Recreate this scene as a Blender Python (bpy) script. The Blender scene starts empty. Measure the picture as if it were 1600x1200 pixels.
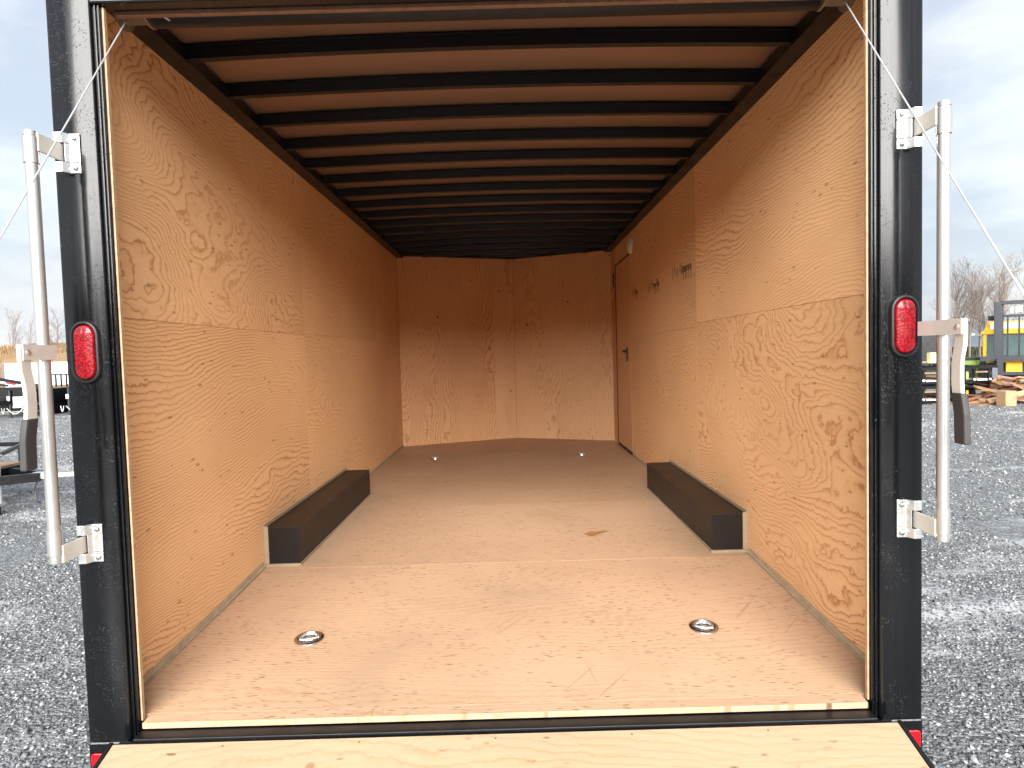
import bpy, bmesh, math, random
import numpy as np
from mathutils import Vector, Matrix, Euler

random.seed(7)
R = math.radians
scene = bpy.context.scene
COL = scene.collection

# ------------------------------------------------------------------ camera, sky, sun, exposure
LIFT = .06                 # the trailer floor stands this far above z = 0
F, CX, CZ, D0, PIT, YAW, ROL = 993.998, 0.04613, 1.04276 + LIFT, 1.91456, 0.045749, 0.001226, 0.027971
cam_d = bpy.data.cameras.new('camera')
cam_d.sensor_fit = 'HORIZONTAL'; cam_d.sensor_width = 36.0
cam_d.lens = F / 1600 * 36; cam_d.clip_start = 0.02; cam_d.clip_end = 3000
cam = bpy.data.objects.new('camera', cam_d); COL.objects.link(cam)
_x = Vector((math.cos(YAW), -math.sin(YAW), 0)); _y = Vector((math.sin(YAW), math.cos(YAW), 0)); _k = Vector((0, 0, 1))
_fw = math.cos(PIT) * _y - math.sin(PIT) * _k
_up0 = math.sin(PIT) * _y + math.cos(PIT) * _k
_rt = math.cos(ROL) * _x - math.sin(ROL) * _up0
_up = math.sin(ROL) * _x + math.cos(ROL) * _up0
M = Matrix((_rt, _up, -_fw)).transposed().to_4x4(); M.translation = (CX, -D0, CZ)
cam.matrix_world = M
scene.camera = cam

SUN_EL, SUN_AZ = R(8), R(181)      # azimuth clockwise from +Y: behind the camera
world = bpy.data.worlds.new('World'); scene.world = world; world.use_nodes = True
wt = world.node_tree; wt.nodes.clear()
wo = wt.nodes.new('ShaderNodeOutputWorld'); wb = wt.nodes.new('ShaderNodeBackground')
wb.inputs['Strength'].default_value = 0.0500
sky = wt.nodes.new('ShaderNodeTexSky'); sky.sky_type = 'NISHITA'; sky.sun_disc = False
sky.sun_elevation = SUN_EL; sky.sun_rotation = SUN_AZ; sky.air_density = 1.0; sky.dust_density = 1.2
wtc = wt.nodes.new('ShaderNodeTexCoord')
wmap = wt.nodes.new('ShaderNodeMapping'); wmap.inputs['Scale'].default_value = (1, 1, 2.6)
wmap.inputs['Location'].default_value = (0.35, 0.0, 0.2)
wt.links.new(wtc.outputs['Generated'], wmap.inputs['Vector'])
def wnoise(scale, detail, rough=.55):
    n = wt.nodes.new('ShaderNodeTexNoise'); n.inputs['Scale'].default_value = scale
    n.inputs['Detail'].default_value = detail; n.inputs['Roughness'].default_value = rough
    wt.links.new(wmap.outputs[0], n.inputs['Vector']); return n
n1, n2 = wnoise(3.2, 7), wnoise(1.3, 3)
cr = wt.nodes.new('ShaderNodeValToRGB')                      # cloud base: grey to white
cr.color_ramp.elements[0].position = .40; cr.color_ramp.elements[0].color = (.88, .97, 1.14, 1)
cr.color_ramp.elements[1].position = .60; cr.color_ramp.elements[1].color = (1.31, 1.345, 1.40, 1)
wt.links.new(n1.outputs['Fac'], cr.inputs['Fac'])
sep = wt.nodes.new('ShaderNodeSeparateXYZ'); wt.links.new(wtc.outputs['Generated'], sep.inputs[0])
zm = wt.nodes.new('ShaderNodeMapRange'); zm.inputs['From Min'].default_value = 0.3; zm.inputs['From Max'].default_value = 1
zm.inputs['To Min'].default_value = 1.0; zm.inputs['To Max'].default_value = 1.35
wt.links.new(sep.outputs[2], zm.inputs['Value'])             # an overcast sky is brighter overhead
mul = wt.nodes.new('ShaderNodeVectorMath'); mul.operation = 'SCALE'
wt.links.new(cr.outputs[0], mul.inputs[0]); wt.links.new(zm.outputs[0], mul.inputs['Scale'])
gap = wt.nodes.new('ShaderNodeMapRange'); gap.inputs['From Min'].default_value = .42; gap.inputs['From Max'].default_value = .6
gap.inputs['To Min'].default_value = .90; gap.inputs['To Max'].default_value = .98
wt.links.new(n2.outputs['Fac'], gap.inputs['Value'])
wmix = wt.nodes.new('ShaderNodeMix'); wmix.data_type = 'RGBA'
wt.links.new(gap.outputs[0], wmix.inputs['Factor'])
wt.links.new(sky.outputs[0], wmix.inputs['A']); wt.links.new(mul.outputs[0], wmix.inputs['B'])
wt.links.new(wmix.outputs['Result'], wb.inputs['Color']); wt.links.new(wb.outputs[0], wo.inputs['Surface'])

sd = bpy.data.lights.new('sun', 'SUN'); sd.energy = 1.5; sd.angle = R(72); sd.color = (1, .97, .94)
sun = bpy.data.objects.new('sun', sd); COL.objects.link(sun)
_d = Vector((math.sin(SUN_AZ) * math.cos(SUN_EL), math.cos(SUN_AZ) * math.cos(SUN_EL), math.sin(SUN_EL)))
sun.rotation_euler = _d.to_track_quat('Z', 'Y').to_euler()

vs = scene.view_settings
scene.display_settings.display_device = 'sRGB'
vs.view_transform = 'Standard'; vs.look = 'None'; vs.gamma = 1; vs.use_curve_mapping = False
vs.exposure = 3.82
scene.cycles.max_bounces = 12; scene.cycles.diffuse_bounces = 8; scene.cycles.glossy_bounces = 5
scene.cycles.caustics_reflective = False; scene.cycles.caustics_refractive = False
scene.cycles.use_denoising = True

# ------------------------------------------------------------------ materials
class NT:
    def __init__(s, name):
        s.mat = bpy.data.materials.new(name); s.mat.use_nodes = True
        s.t = s.mat.node_tree; s.b = s.t.nodes['Principled BSDF']
    def new(s, k): return s.t.nodes.new(k)
    def put(s, sock, v):
        if hasattr(v, 'is_output') or isinstance(v, bpy.types.NodeSocket): s.t.links.new(v, sock)
        elif isinstance(v, (tuple, list)): sock.default_value = (*v, 1) if len(v) == 3 and len(sock.default_value) == 4 else v
        else: sock.default_value = v
    def m(s, op, a, b=0.0, c=None, clamp=False):
        n = s.new('ShaderNodeMath'); n.operation = op; n.use_clamp = clamp
        s.put(n.inputs[0], a); s.put(n.inputs[1], b)
        if c is not None: s.put(n.inputs[2], c)
        return n.outputs[0]
    def obj(s): return s.new('ShaderNodeTexCoord').outputs['Object']
    def rnd(s): return s.new('ShaderNodeObjectInfo').outputs['Random']
    def vec(s, x, y, z):
        n = s.new('ShaderNodeCombineXYZ'); s.put(n.inputs[0], x); s.put(n.inputs[1], y); s.put(n.inputs[2], z); return n.outputs[0]
    def sep(s, v):
        n = s.new('ShaderNodeSeparateXYZ'); s.put(n.inputs[0], v); return n.outputs
    def vop(s, op, a, b):
        n = s.new('ShaderNodeVectorMath'); n.operation = op; s.put(n.inputs[0], a); s.put(n.inputs[1], b); return n.outputs[0]
    def noise(s, v, scale, detail=2, rough=.5, dist=0.0, out='Fac'):
        n = s.new('ShaderNodeTexNoise'); s.put(n.inputs['Vector'], v); n.inputs['Scale'].default_value = scale
        n.inputs['Detail'].default_value = detail; n.inputs['Roughness'].default_value = rough
        n.inputs['Distortion'].default_value = dist; return n.outputs[out]
    def vor(s, v, scale, out='Distance', feature='F1', rnd=1.0):
        n = s.new('ShaderNodeTexVoronoi'); n.feature = feature; s.put(n.inputs['Vector'], v)
        n.inputs['Scale'].default_value = scale; n.inputs['Randomness'].default_value = rnd; return n.outputs[out]
    def ramp(s, f, stops, interp='LINEAR'):
        n = s.new('ShaderNodeValToRGB'); e = n.color_ramp; e.interpolation = interp
        while len(e.elements) < len(stops): e.elements.new(.5)
        for el, (p, c) in zip(e.elements, stops):
            el.position = p; el.color = (*c, 1) if isinstance(c, (tuple, list)) else (c, c, c, 1)
        s.put(n.inputs[0], f); return n.outputs[0]
    def mix(s, f, a, b, blend='MIX'):
        n = s.new('ShaderNodeMix'); n.data_type = 'RGBA'; n.blend_type = blend
        s.put(n.inputs['Factor'], f); s.put(n.inputs['A'], a); s.put(n.inputs['B'], b); return n.outputs['Result']
    def mr(s, v, a, b, c=0.0, d=1.0):
        n = s.new('ShaderNodeMapRange'); s.put(n.inputs['Value'], v)
        for k, x in zip(('From Min', 'From Max', 'To Min', 'To Max'), (a, b, c, d)): n.inputs[k].default_value = x
        return n.outputs[0]
    def bump(s, h, dist, strength=1.0, normal=None):
        n = s.new('ShaderNodeBump'); n.inputs['Distance'].default_value = dist; n.inputs['Strength'].default_value = strength
        s.put(n.inputs['Height'], h)
        if normal is not None: s.put(n.inputs['Normal'], normal)
        return n.outputs[0]
    def out(s, col=None, rough=None, metal=None, spec=None, normal=None, coat=None, coat_rough=None):
        for k, v in (('Base Color', col), ('Roughness', rough), ('Metallic', metal), ('Specular IOR Level', spec),
                     ('Normal', normal), ('Coat Weight', coat), ('Coat Roughness', coat_rough)):
            if v is not None: s.put(s.b.inputs[k], v)
        return s.mat

def plain(name, col, rough=.5, metal=0.0, spec=.5, var=.12, scale=6.0, bump=0.0, bscale=60.0, rv=.08):
    n = NT(name); p = n.obj()
    v = n.noise(p, scale, 4, .6)
    f = n.mr(v, .3, .7, 1 - var, 1 + var)
    c = n.mix(1.0, col, n.vec(f, f, f), 'MULTIPLY')
    r = n.mr(n.noise(p, scale * 2.3, 3), .3, .7, max(.02, rough - rv), min(1, rough + rv))
    nm = n.bump(n.noise(p, bscale, 3), bump) if bump else None
    return n.out(c, r, metal, spec, nm)

def plywood(name, pale, dark, ky=10.0, ka=8.0, sx=.55, sy=1.5, kb=.5, kc=.1, ring=1.0, speck=.5, knots=0.0, floor=False, blush=.5):
    """rotary-cut fir face: growth rings are contours of a smooth field, each fading to a dark edge"""
    n = NT(name); o = n.obj(); r = n.rnd()
    off = n.vec(n.m('MULTIPLY', r, 37.0), n.m('MULTIPLY', r, 91.0), n.m('MULTIPLY', r, 53.0))
    p = n.vop('ADD', o, off)
    xyz = n.sep(o)
    P1 = n.vop('MULTIPLY', p, (sx, sy, 1.0))
    A = n.noise(P1, 1.0, 1.2, .45, .25)
    B = n.noise(n.vop('MULTIPLY', p, (3.2, 6.0, 1.0)), 1.0, 2.0, .5, .3)
    Cn = n.noise(n.vop('MULTIPLY', p, (38.0, 30.0, 1.0)), 1.0, 2.0, .6)
    h = n.m('MULTIPLY', xyz[1], ky)
    h = n.m('ADD', h, n.m('MULTIPLY', A, ka * 4))
    h = n.m('ADD', h, n.m('MULTIPLY', B, kb * 4))
    h = n.m('ADD', h, n.m('MULTIPLY', Cn, kc * 4))
    fr = n.m('FRACT', h)
    line = n.ramp(fr, [(0.0, .5), (.05, .06), (.4, 0.0), (.66, .10), (.82, .34), (.92, .9), (.97, 1.0), (1.0, .8)])
    patch = n.noise(n.vop('MULTIPLY', p, (1.1, 2.4, 1)), 1.0, 2, .5)
    st = n.m('MULTIPLY', n.mr(patch, .32, .68, .42, 1.2), ring)
    f = n.m('MULTIPLY', line, st, clamp=True)
    # reddish blush between rings here and there
    bl = n.m('MULTIPLY', n.mr(n.noise(n.vop('MULTIPLY', p, (2.0, 4.0, 1)), 1.0, 3, .55, .5), .55, .75, 0, blush), n.mr(fr, .1, .9, .3, 1.0), clamp=True)
    col = n.mix(f, pale, dark)
    col = n.mix(bl, col, tuple(.45 * a + .55 * b for a, b in zip(pale, dark)))
    fib = n.noise(n.vop('MULTIPLY', p, (9.0, 330.0, 1)), 1.0, 3, .6)
    fv = n.mr(fib, .25, .75, .9, 1.08)
    col = n.mix(1.0, col, n.vec(fv, fv, fv), 'MULTIPLY')
    big = n.mr(n.noise(p, .9, 2), .3, .7, .92, 1.06)
    col = n.mix(1.0, col, n.vec(big, n.m('POWER', big, 1.15), n.m('POWER', big, 1.3)), 'MULTIPLY')
    tn = n.mr(r, 0, 1, *((.985, 1.0) if floor else (.90, 1.05)))
    col = n.mix(1.0, col, n.vec(tn, n.m('POWER', tn, 1.2), n.m('POWER', tn, 1.4)), 'MULTIPLY')
    # short dark pitch flecks lying along the grain
    fl = n.vor(n.vop('MULTIPLY', n.vop('ADD', p, n.vec(0, n.m('MULTIPLY', Cn, .01), 0)), (11.0, 60.0, 1) if floor else (9.0, 26.0, 1)), 1.0)
    gate = n.noise(p, 7.0, 2)
    fm = n.m('MULTIPLY', n.mr(fl, .10, .17, 1, 0), n.mr(gate, .44, .56, 0, speck), clamp=True)
    col = n.mix(fm, col, (.10, .045, .02))
    if floor:
        fl2 = n.vor(n.vop('MULTIPLY', p, (17.0, 120.0, 1)), 1.0)
        fm2 = n.m('MULTIPLY', n.mr(fl2, .13, .24, 1, 0), n.mr(n.noise(p, 4.5, 4), .36, .58, 0, .95), clamp=True)
        col = n.mix(fm2, col, (.11, .055, .03))
        for ang, sc_, th in ((.5, 3.1, .70), (-.9, 2.3, .705), (1.4, 2.7, .71)):
            rp = n.new('ShaderNodeVectorRotate'); rp.rotation_type = 'Z_AXIS'; rp.inputs['Angle'].default_value = ang; n.put(rp.inputs['Vector'], p)
            ln = n.noise(n.vop('MULTIPLY', rp.outputs[0], (sc_, 85.0, 1)), 1.0, 1)
            col = n.mix(n.m('MULTIPLY', n.mr(ln, th, th + .03, 0, .35), n.mr(n.noise(p, 1.7, 2), .5, .62, 0, 1), clamp=True), col, (.20, .12, .07))
        dirt = n.mr(n.noise(p, 2.2, 5, .62), .52, .78, 0, .38)
        col = n.mix(dirt, col, (.30, .21, .14))
    if knots:
        kd = n.vor(p, 5.5)
        km = n.m('MULTIPLY', n.mr(kd, .055, .095, 1, 0), n.mr(n.noise(p, 3.0, 1), .46, .52, 0, knots), clamp=True)
        col = n.mix(km, col, (.16, .06, .025))
    # nail and stud dots in rows every 0.4 m
    if not floor:
        gx = n.m('PINGPONG', n.m('ADD', xyz[0], .03), .203)
        gy = n.m('PINGPONG', n.m('ADD', xyz[1], .02), .075)
        dd = n.m('SQRT', n.m('ADD', n.m('MULTIPLY', gx, gx), n.m('MULTIPLY', gy, gy)))
        dm = n.m('MULTIPLY', n.mr(dd, .0026, .0042, 1, 0), n.mr(n.noise(p, 11.0, 0), .38, .40, 0, .8), clamp=True)
        col = n.mix(dm, col, (.09, .05, .03))
    nm = n.bump(n.m('ADD', n.m('MULTIPLY', fib, .6), n.m('MULTIPLY', f, -.5)), .0006, .5)
    return n.out(col, n.mr(fib, .3, .7, .5, .62), 0, .35, nm)

PALE, DARK = (.84, .53, .285), (.50, .22, .08)
M_wall = plywood('fir plywood wall', PALE, DARK, ky=56, ka=10.0, sx=.5, sy=1.3, kb=1.0, kc=.17, ring=.95)
M_wall2 = plywood('fir plywood wall fine', (.83, .52, .275), (.56, .28, .11), ky=46, ka=8.0, sx=.8, sy=1.6, kb=1.4, kc=.22, ring=.8)
M_wall3 = plywood('fir plywood upper wild', PALE, DARK, ky=30, ka=12.0, sx=.8, sy=1.3, kb=1.7, kc=.2, ring=.9, blush=.8)
M_nose = plywood('fir plywood nose', (.81, .47, .235), (.44, .18, .063), ky=42, ka=6.0, sx=.6, sy=2.2, kb=.8, kc=.2, ring=.75, knots=.9)
M_nose2 = plywood('fir plywood nose paler', (.85, .53, .285), (.50, .225, .08), ky=42, ka=6.0, sx=.6, sy=2.2, kb=.8, kc=.2, ring=.6, knots=.9)
M_floor = plywood('fir plywood floor', (.55, .365, .23), (.38, .20, .10), ky=42, ka=5.0, sx=.5, sy=1.6, kb=.7, kc=.2, ring=.45, speck=.85, floor=True)
M_ramp = plywood('fir plywood ramp', (.475, .34, .215), (.39, .24, .125), ky=30, ka=5.0, sx=.6, sy=1.8, kb=.7, kc=.2, ring=.55, speck=.7, knots=.5)
M_edge2 = plain('stained plywood edge', (.26, .13, .075), .6, 0, .3, .2, 40)
M_edge = plain('plywood edge', (.42, .27, .16), .6, 0, .3, .2, 40)

def black_paint():
    n = NT('black paint wet'); p = n.obj()
    dr = n.vor(n.vop('ADD', p, (3, 5, 1)), 150.0)
    gate = n.noise(p, 6.0, 4, .65)
    dot = n.m('MULTIPLY', n.mr(dr, .10, .26, 1, 0), n.mr(gate, .46, .60, 0, 1), clamp=True)
    streak = n.mr(n.noise(n.vop('MULTIPLY', p, (60, 60, 2.0)), 1.0, 3), .35, .75, 0, 1)
    c = n.mix(streak, (.0032, .0035, .0042), (.005, .0055, .0065))
    c = n.mix(n.m('MULTIPLY', dot, n.mr(n.noise(p, 300., 0), .4, .6, 0, .08)), c, (.2, .21, .23))
    rgh = n.mr(streak, 0, 1, .14, .24)
    return n.out(c, rgh, 0, .42, n.bump(dot, .0012, .7))
M_black = black_paint()
M_seal = plain('black rubber', (.012, .012, .013), .42, 0, .4)
M_dark = plain('black steel frame', (.006, .0065, .0075), .36, 0, .22, .2)
M_bow = plain('black roof bow steel', (.006, .0065, .0085), .40, 0, .35)
M_shell = plain('black aluminium skin', (.018, .018, .02), .3, 0, .5)
M_box = plain('dark brown black sheet metal', (.010, .008, .007), .42, 0, .3, .02, 2, rv=.02)
M_caulk = plain('beige caulk strip', (.30, .23, .155), .7, 0, .3, .12, 20)
M_trim = plain('grey brown base strip', (.42, .33, .22), .75, 0, .3, .15, 12)
M_alu = plain('aluminium bare', (.54, .54, .52), .33, .75, .5, .04, 9, rv=.03)
M_alu2 = plain('aluminium strap brushed', (.72, .69, .63), .5, .2, .4, .08, 14)
M_plate = plain('zinc plated steel', (.72, .72, .70), .32, .8, .5, .12, 25)
M_chrome = plain('chromed steel', (.50, .51, .52), .24, 1.0, .5, .08, 30)
M_grip = plain('dark grey vinyl grip', (.045, .043, .042), .6, 0, .4, .1)
M_wire = plain('steel wire rope', (.62, .62, .62), .4, .6)
M_drum = plain('grey beige drum', (.20, .16, .125), .5, .3)
M_white = plain('white plastic', (.78, .76, .70), .4)
M_red_reflector = plain('red reflector', (.62, .004, .012), .22, 0, .5)
M_tyre = plain('tyre rubber', (.016, .016, .017), .75, 0, .3)
M_ink = plain('black ink', (.13, .075, .045), .7)

def ceiling_mat():
    n = NT('roof skin underside'); p = n.obj()
    v = n.mr(n.noise(p, 2.0, 3), .3, .7, .93, 1.07)
    c = n.mix(1.0, (.31, .20, .145), n.vec(v, v, v), 'MULTIPLY')
    return n.out(c, .38, .55, .5, n.bump(n.noise(p, 2.5, 2), .01, .3))
M_ceil = ceiling_mat()

def lens_mat():
    n = NT('red lamp lens'); p = n.obj()
    v = n.vor(p, 130.0)
    c = n.mix(n.mr(v, .1, .6), (.46, .002, .010), (.16, .001, .005))
    m = n.out(c, .35, 0, .3, n.bump(v, .0015, .5), .6, .06)
    return m
M_lens = lens_mat()

def ground_mat():
    n = NT('wet gravel ground')
    g = n.new('ShaderNodeNewGeometry').outputs['Position']
    v1 = n.vor(g, 42.0, 'Color'); d1 = n.vor(g, 42.0)
    v2 = n.vor(g, 95.0, 'Color'); d2 = n.vor(g, 95.0)
    t1 = n.sep(v1)[0]; t2 = n.sep(v2)[1]
    big = n.noise(n.vop('MULTIPLY', g, (.5, 1.3, 1)), 1.0, 5, .6)
    mid = n.noise(g, 2.6, 4, .6)
    tone = n.m('ADD', n.m('MULTIPLY', t1, .6), n.m('MULTIPLY', t2, .4))
    c = n.ramp(tone, [(0, (.055, .06, .063)), (.45, (.15, .159, .163)), (.8, (.275, .285, .29)), (1, (.48, .49, .492))])
    c = n.mix(n.mr(mid, .35, .7, 0, .45), c, (.15, .157, .16))
    # pale silt film in hollows, wet
    wet = n.m('MULTIPLY', n.mr(n.m('ADD', n.m('MULTIPLY', big, .75), n.m('MULTIPLY', mid, .25)), .53, .62), .85, clamp=True)
    c = n.mix(wet, c, (.46, .47, .475))
    xyz = n.sep(g)
    rgh = n.mr(wet, 0, .85, .62, .16)
    hgt = n.m('ADD', n.m('MULTIPLY', d1, -1.0), n.m('MULTIPLY', d2, -.5))
    hgt = n.m('MULTIPLY', hgt, n.mr(wet, 0, .85, 1, .12))
    nm = n.bump(hgt, .02, 1.0)
    return n.out(c, rgh, 0, .5, nm)
M_ground = ground_mat()
def stone_mat():
    n = NT('crushed stone'); g = n.new('ShaderNodeNewGeometry')
    r = g.outputs['Random Per Island']
    c = n.ramp(r, [(0, (.06, .065, .068)), (.5, (.17, .18, .183)), (.85, (.31, .32, .322)), (1, (.50, .50, .49))])
    v = n.mr(n.noise(g.outputs['Position'], 90., 3), .3, .7, .8, 1.2)
    return n.out(n.mix(1.0, c, n.vec(v, v, v), 'MULTIPLY'), .5, 0, .5)
M_stone = stone_mat()

# ------------------------------------------------------------------ mesh helpers
class MB:
    def __init__(s): s.v = []; s.f = []
    def add(s, vs, fs, mx=None):
        o = len(s.v)
        for v in vs:
            v = Vector(v); s.v.append(tuple(mx @ v) if mx else tuple(v))
        for f in fs: s.f.append(tuple(i + o for i in f))
        return s
    def box(s, x0, x1, y0, y1, z0, z1, mx=None):
        vs = [(x, y, z) for z in (z0, z1) for y in (y0, y1) for x in (x0, x1)]
        return s.add(vs, [(0, 2, 3, 1), (4, 5, 7, 6), (0, 1, 5, 4), (2, 6, 7, 3), (0, 4, 6, 2), (1, 3, 7, 5)], mx)
    def bar(s, a, b, w, h=None, up=(0, 0, 1)):
        a, b = Vector(a), Vector(b); h = h or w; d = (b - a).normalized()
        u = Vector(up)
        if abs(d.dot(u)) > .98: u = Vector((0, 1, 0))
        x = d.cross(u).normalized(); y = x.cross(d)
        vs = [p + x * (i * w / 2) + y * (j * h / 2) for p in (a, b) for j in (-1, 1) for i in (-1, 1)]
        return s.add(vs, [(0, 1, 3, 2), (4, 6, 7, 5), (0, 4, 5, 1), (2, 3, 7, 6), (0, 2, 6, 4), (1, 5, 7, 3)])
    def tube(s, pts, r, n=10, cap=True):
        pts = [Vector(p) for p in pts]; rs = r if isinstance(r, (list, tuple)) else [r] * len(pts)
        rings = []; px = None; vs = []; fs = []
        for i, p in enumerate(pts):
            d = ((pts[i + 1] - p) if i == 0 else (p - pts[i - 1]) if i == len(pts) - 1 else (pts[i + 1] - pts[i - 1])).normalized()
            if px is None:
                a = Vector((0, 0, 1)) if abs(d.z) < .9 else Vector((1, 0, 0)); px = d.cross(a).normalized()
            else: px = (px - d * px.dot(d)).normalized()
            py = d.cross(px)
            for k in range(n):
                t = 2 * math.pi * k / n; vs.append(p + (px * math.cos(t) + py * math.sin(t)) * rs[i])
        for i in range(len(pts) - 1):
            for k in range(n):
                a, b = i * n + k, i * n + (k + 1) % n; fs.append((a, b, b + n, a + n))
        if cap:
            fs.append(tuple(reversed(range(n)))); fs.append(tuple(range((len(pts) - 1) * n, len(pts) * n)))
        return s.add(vs, fs)
    def cyl(s, a, b, r, n=16): return s.tube([a, b], r, n)
    def lathe(s, prof, mx=None, n=24):
        vs = []; fs = []; m = len(prof)
        for k in range(n):
            t = 2 * math.pi * k / n
            for r, z in prof: vs.append((r * math.cos(t), r * math.sin(t), z))
        for k in range(n):
            for j in range(m - 1):
                a, b = k * m + j, ((k + 1) % n) * m + j; fs.append((a, b, b + 1, a + 1))
        return s.add(vs, fs, mx)
    def prism(s, poly, z0, z1, mx=None):
        n = len(poly); vs = [(x, y, z0) for x, y in poly] + [(x, y, z1) for x, y in poly]
        fs = [tuple(reversed(range(n))), tuple(range(n, 2 * n))]
        fs += [(i, (i + 1) % n, n + (i + 1) % n, n + i) for i in range(n)]
        return s.add(vs, fs, mx)
    def build(s, name, mat, parent=None, smooth=False, bevel=0.0, loc=None):
        me = bpy.data.meshes.new(name); me.from_pydata([tuple(v) for v in s.v], [], s.f)
        if isinstance(mat, (list, tuple)): me.materials.append(mat[0])
        else: me.materials.append(mat)
        bm = bmesh.new(); bm.from_mesh(me); bmesh.ops.recalc_face_normals(bm, faces=bm.faces[:]); bm.to_mesh(me); bm.free()
        o = bpy.data.objects.new(name, me); COL.objects.link(o)
        if loc: o.location = loc
        if parent: attach(o, parent)
        if smooth: shade(me)
        if bevel:
            b = o.modifiers.new('bevel', 'BEVEL'); b.width = bevel; b.segments = 2; b.limit_method = 'ANGLE'; b.angle_limit = R(40)
        return o
def shade(me, angle=42):
    me.polygons.foreach_set('use_smooth', [True] * len(me.polygons))
    try: me.set_sharp_from_angle(angle=R(angle))
    except Exception: pass
def wm(o):
    m = o.matrix_basis.copy()
    return wm(o.parent) @ o.matrix_parent_inverse @ m if o.parent else m
def attach(o, p):
    o.parent = p; o.matrix_parent_inverse = wm(p).inverted()
def tag(o, label=None, cat=None, group=None, kind=None):
    if label: o['label'] = label
    if cat: o['category'] = cat
    if group: o['group'] = group
    if kind: o['kind'] = kind
    return o
def thing(name, loc, label, cat, group=None, rz=0.0):
    o = bpy.data.objects.new(name, None); COL.objects.link(o); o.location = loc; o.rotation_euler = (0, 0, rz)
    o.empty_display_size = .2
    return tag(o, label, cat, group)
def children(o): return [c for c in bpy.data.objects if c.parent == o]
def copy_tree(o, parent=None):
    c = o.copy(); COL.objects.link(c)
    if parent: c.parent = parent
    for ch in children(o): copy_tree(ch, c)
    return c
def panel(name, origin, ex, ey, L, W, t, mat, parent, bevel=.0006, g=.0007):
    """a sheet with its own frame: local X along the grain; ez faces the viewer, thickness goes behind"""
    ex, ey = Vector(ex).normalized(), Vector(ey).normalized(); ez = ex.cross(ey)
    o = MB().box(g, L - g, g, W - g, -t, 0).build(name, mat)
    m = Matrix((ex, ey, ez)).transposed().to_4x4(); m.translation = origin
    o.matrix_basis = m; attach(o, parent)
    if bevel: b = o.modifiers.new('bevel', 'BEVEL'); b.width = bevel; b.segments = 1
    return o

G = -0.58                  # ground level; trailer floor is z = 0
W, H = 1.245, 2.228
YB, VD, AX = 5.54, .507, .10
GT = G - LIFT              # ground in the trailer's own frame
BEND, ZR = 1.27, -.060     # the last sheet of floor dips towards the ramp
def zf(y): return ZR + (-.008 - ZR) * y / BEND if y < BEND else -.008 * max(0, 1 - (y - BEND) / 1.22)

# ------------------------------------------------------------------ ground
gm = MB()
gm.add([(-700, -300, G), (700, -300, G), (700, 900, G), (-700, 900, G)], [(0, 1, 2, 3)])
tag(gm.build('ground', M_ground), kind='structure')

def make_stones():
    rng = np.random.default_rng(3)
    base = np.array([(1, 0, 0), (-1, 0, 0), (0, 1, 0), (0, -1, 0), (0, 0, 1), (0, 0, -1)], float)
    tri = np.array([(0, 2, 4), (2, 1, 4), (1, 3, 4), (3, 0, 4), (2, 0, 5), (1, 2, 5), (3, 1, 5), (0, 3, 5)])
    P = []
    def scatter(n, x0, x1, y0, y1, s0, s1):
        x = rng.uniform(x0, x1, n); y = rng.uniform(y0, y1, n); sc = rng.uniform(s0, s1, n) ** 1.0
        P.append(np.stack([x, y, sc], 1))
    for sg in (-1, 1):
        a, b = sorted((sg * 1.2, sg * 4.2))
        scatter(24000, a, b, -1.2, 4.0, .004, .0125); scatter(450, a, b, -1.2, 4.0, .013, .022)
        a, b = sorted((sg * 1.4, sg * 8.5))
        scatter(18000, a, b, 4.0, 11.0, .007, .017); scatter(500, a, b, 4.0, 11.0, .015, .028)
        a, b = sorted((sg * 4.0, sg * 16)); scatter(16000, a, b, 9.0, 20.0, .010, .024)
    P = np.concatenate(P); n = len(P)
    ang = rng.uniform(0, 2 * np.pi, n); ca, sa = np.cos(ang), np.sin(ang)
    st = rng.uniform(.6, 1.35, (n, 3)); st[:, 2] *= .6
    v = base[None] * st[:, None, :] * P[:, None, 2:3]
    v = v + rng.normal(0, .22, (n, 6, 3)) * P[:, None, 2:3]
    x = v[..., 0] * ca[:, None] - v[..., 1] * sa[:, None]; y = v[..., 0] * sa[:, None] + v[..., 1] * ca[:, None]
    V = np.stack([x + P[:, 0:1], y + P[:, 1:2], v[..., 2] + G + P[:, 2:3] * .22], 2).reshape(-1, 3)
    T = (tri[None] + (np.arange(n) * 6)[:, None, None]).reshape(-1, 3)
    me = bpy.data.meshes.new('gravel'); me.vertices.add(len(V)); me.vertices.foreach_set('co', V.ravel())
    me.loops.add(T.size); me.loops.foreach_set('vertex_index', T.ravel().astype(np.int32))
    me.polygons.add(len(T)); me.polygons.foreach_set('loop_start', np.arange(0, T.size, 3, dtype=np.int32))
    me.polygons.foreach_set('loop_total', np.full(len(T), 3, np.int32))
    me.update(calc_edges=True); me.validate(); me.materials.append(M_stone)
    o = bpy.data.objects.new('gravel', me); COL.objects.link(o); tag(o, 'loose crushed grey stones lying over the wet yard', 'gravel', kind='stuff')
make_stones()

# ------------------------------------------------------------------ the trailer
T = thing('cargo_trailer', (0, 3, G), 'large black enclosed cargo trailer seen through its open rear, lined with fir plywood', 'trailer')

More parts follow.
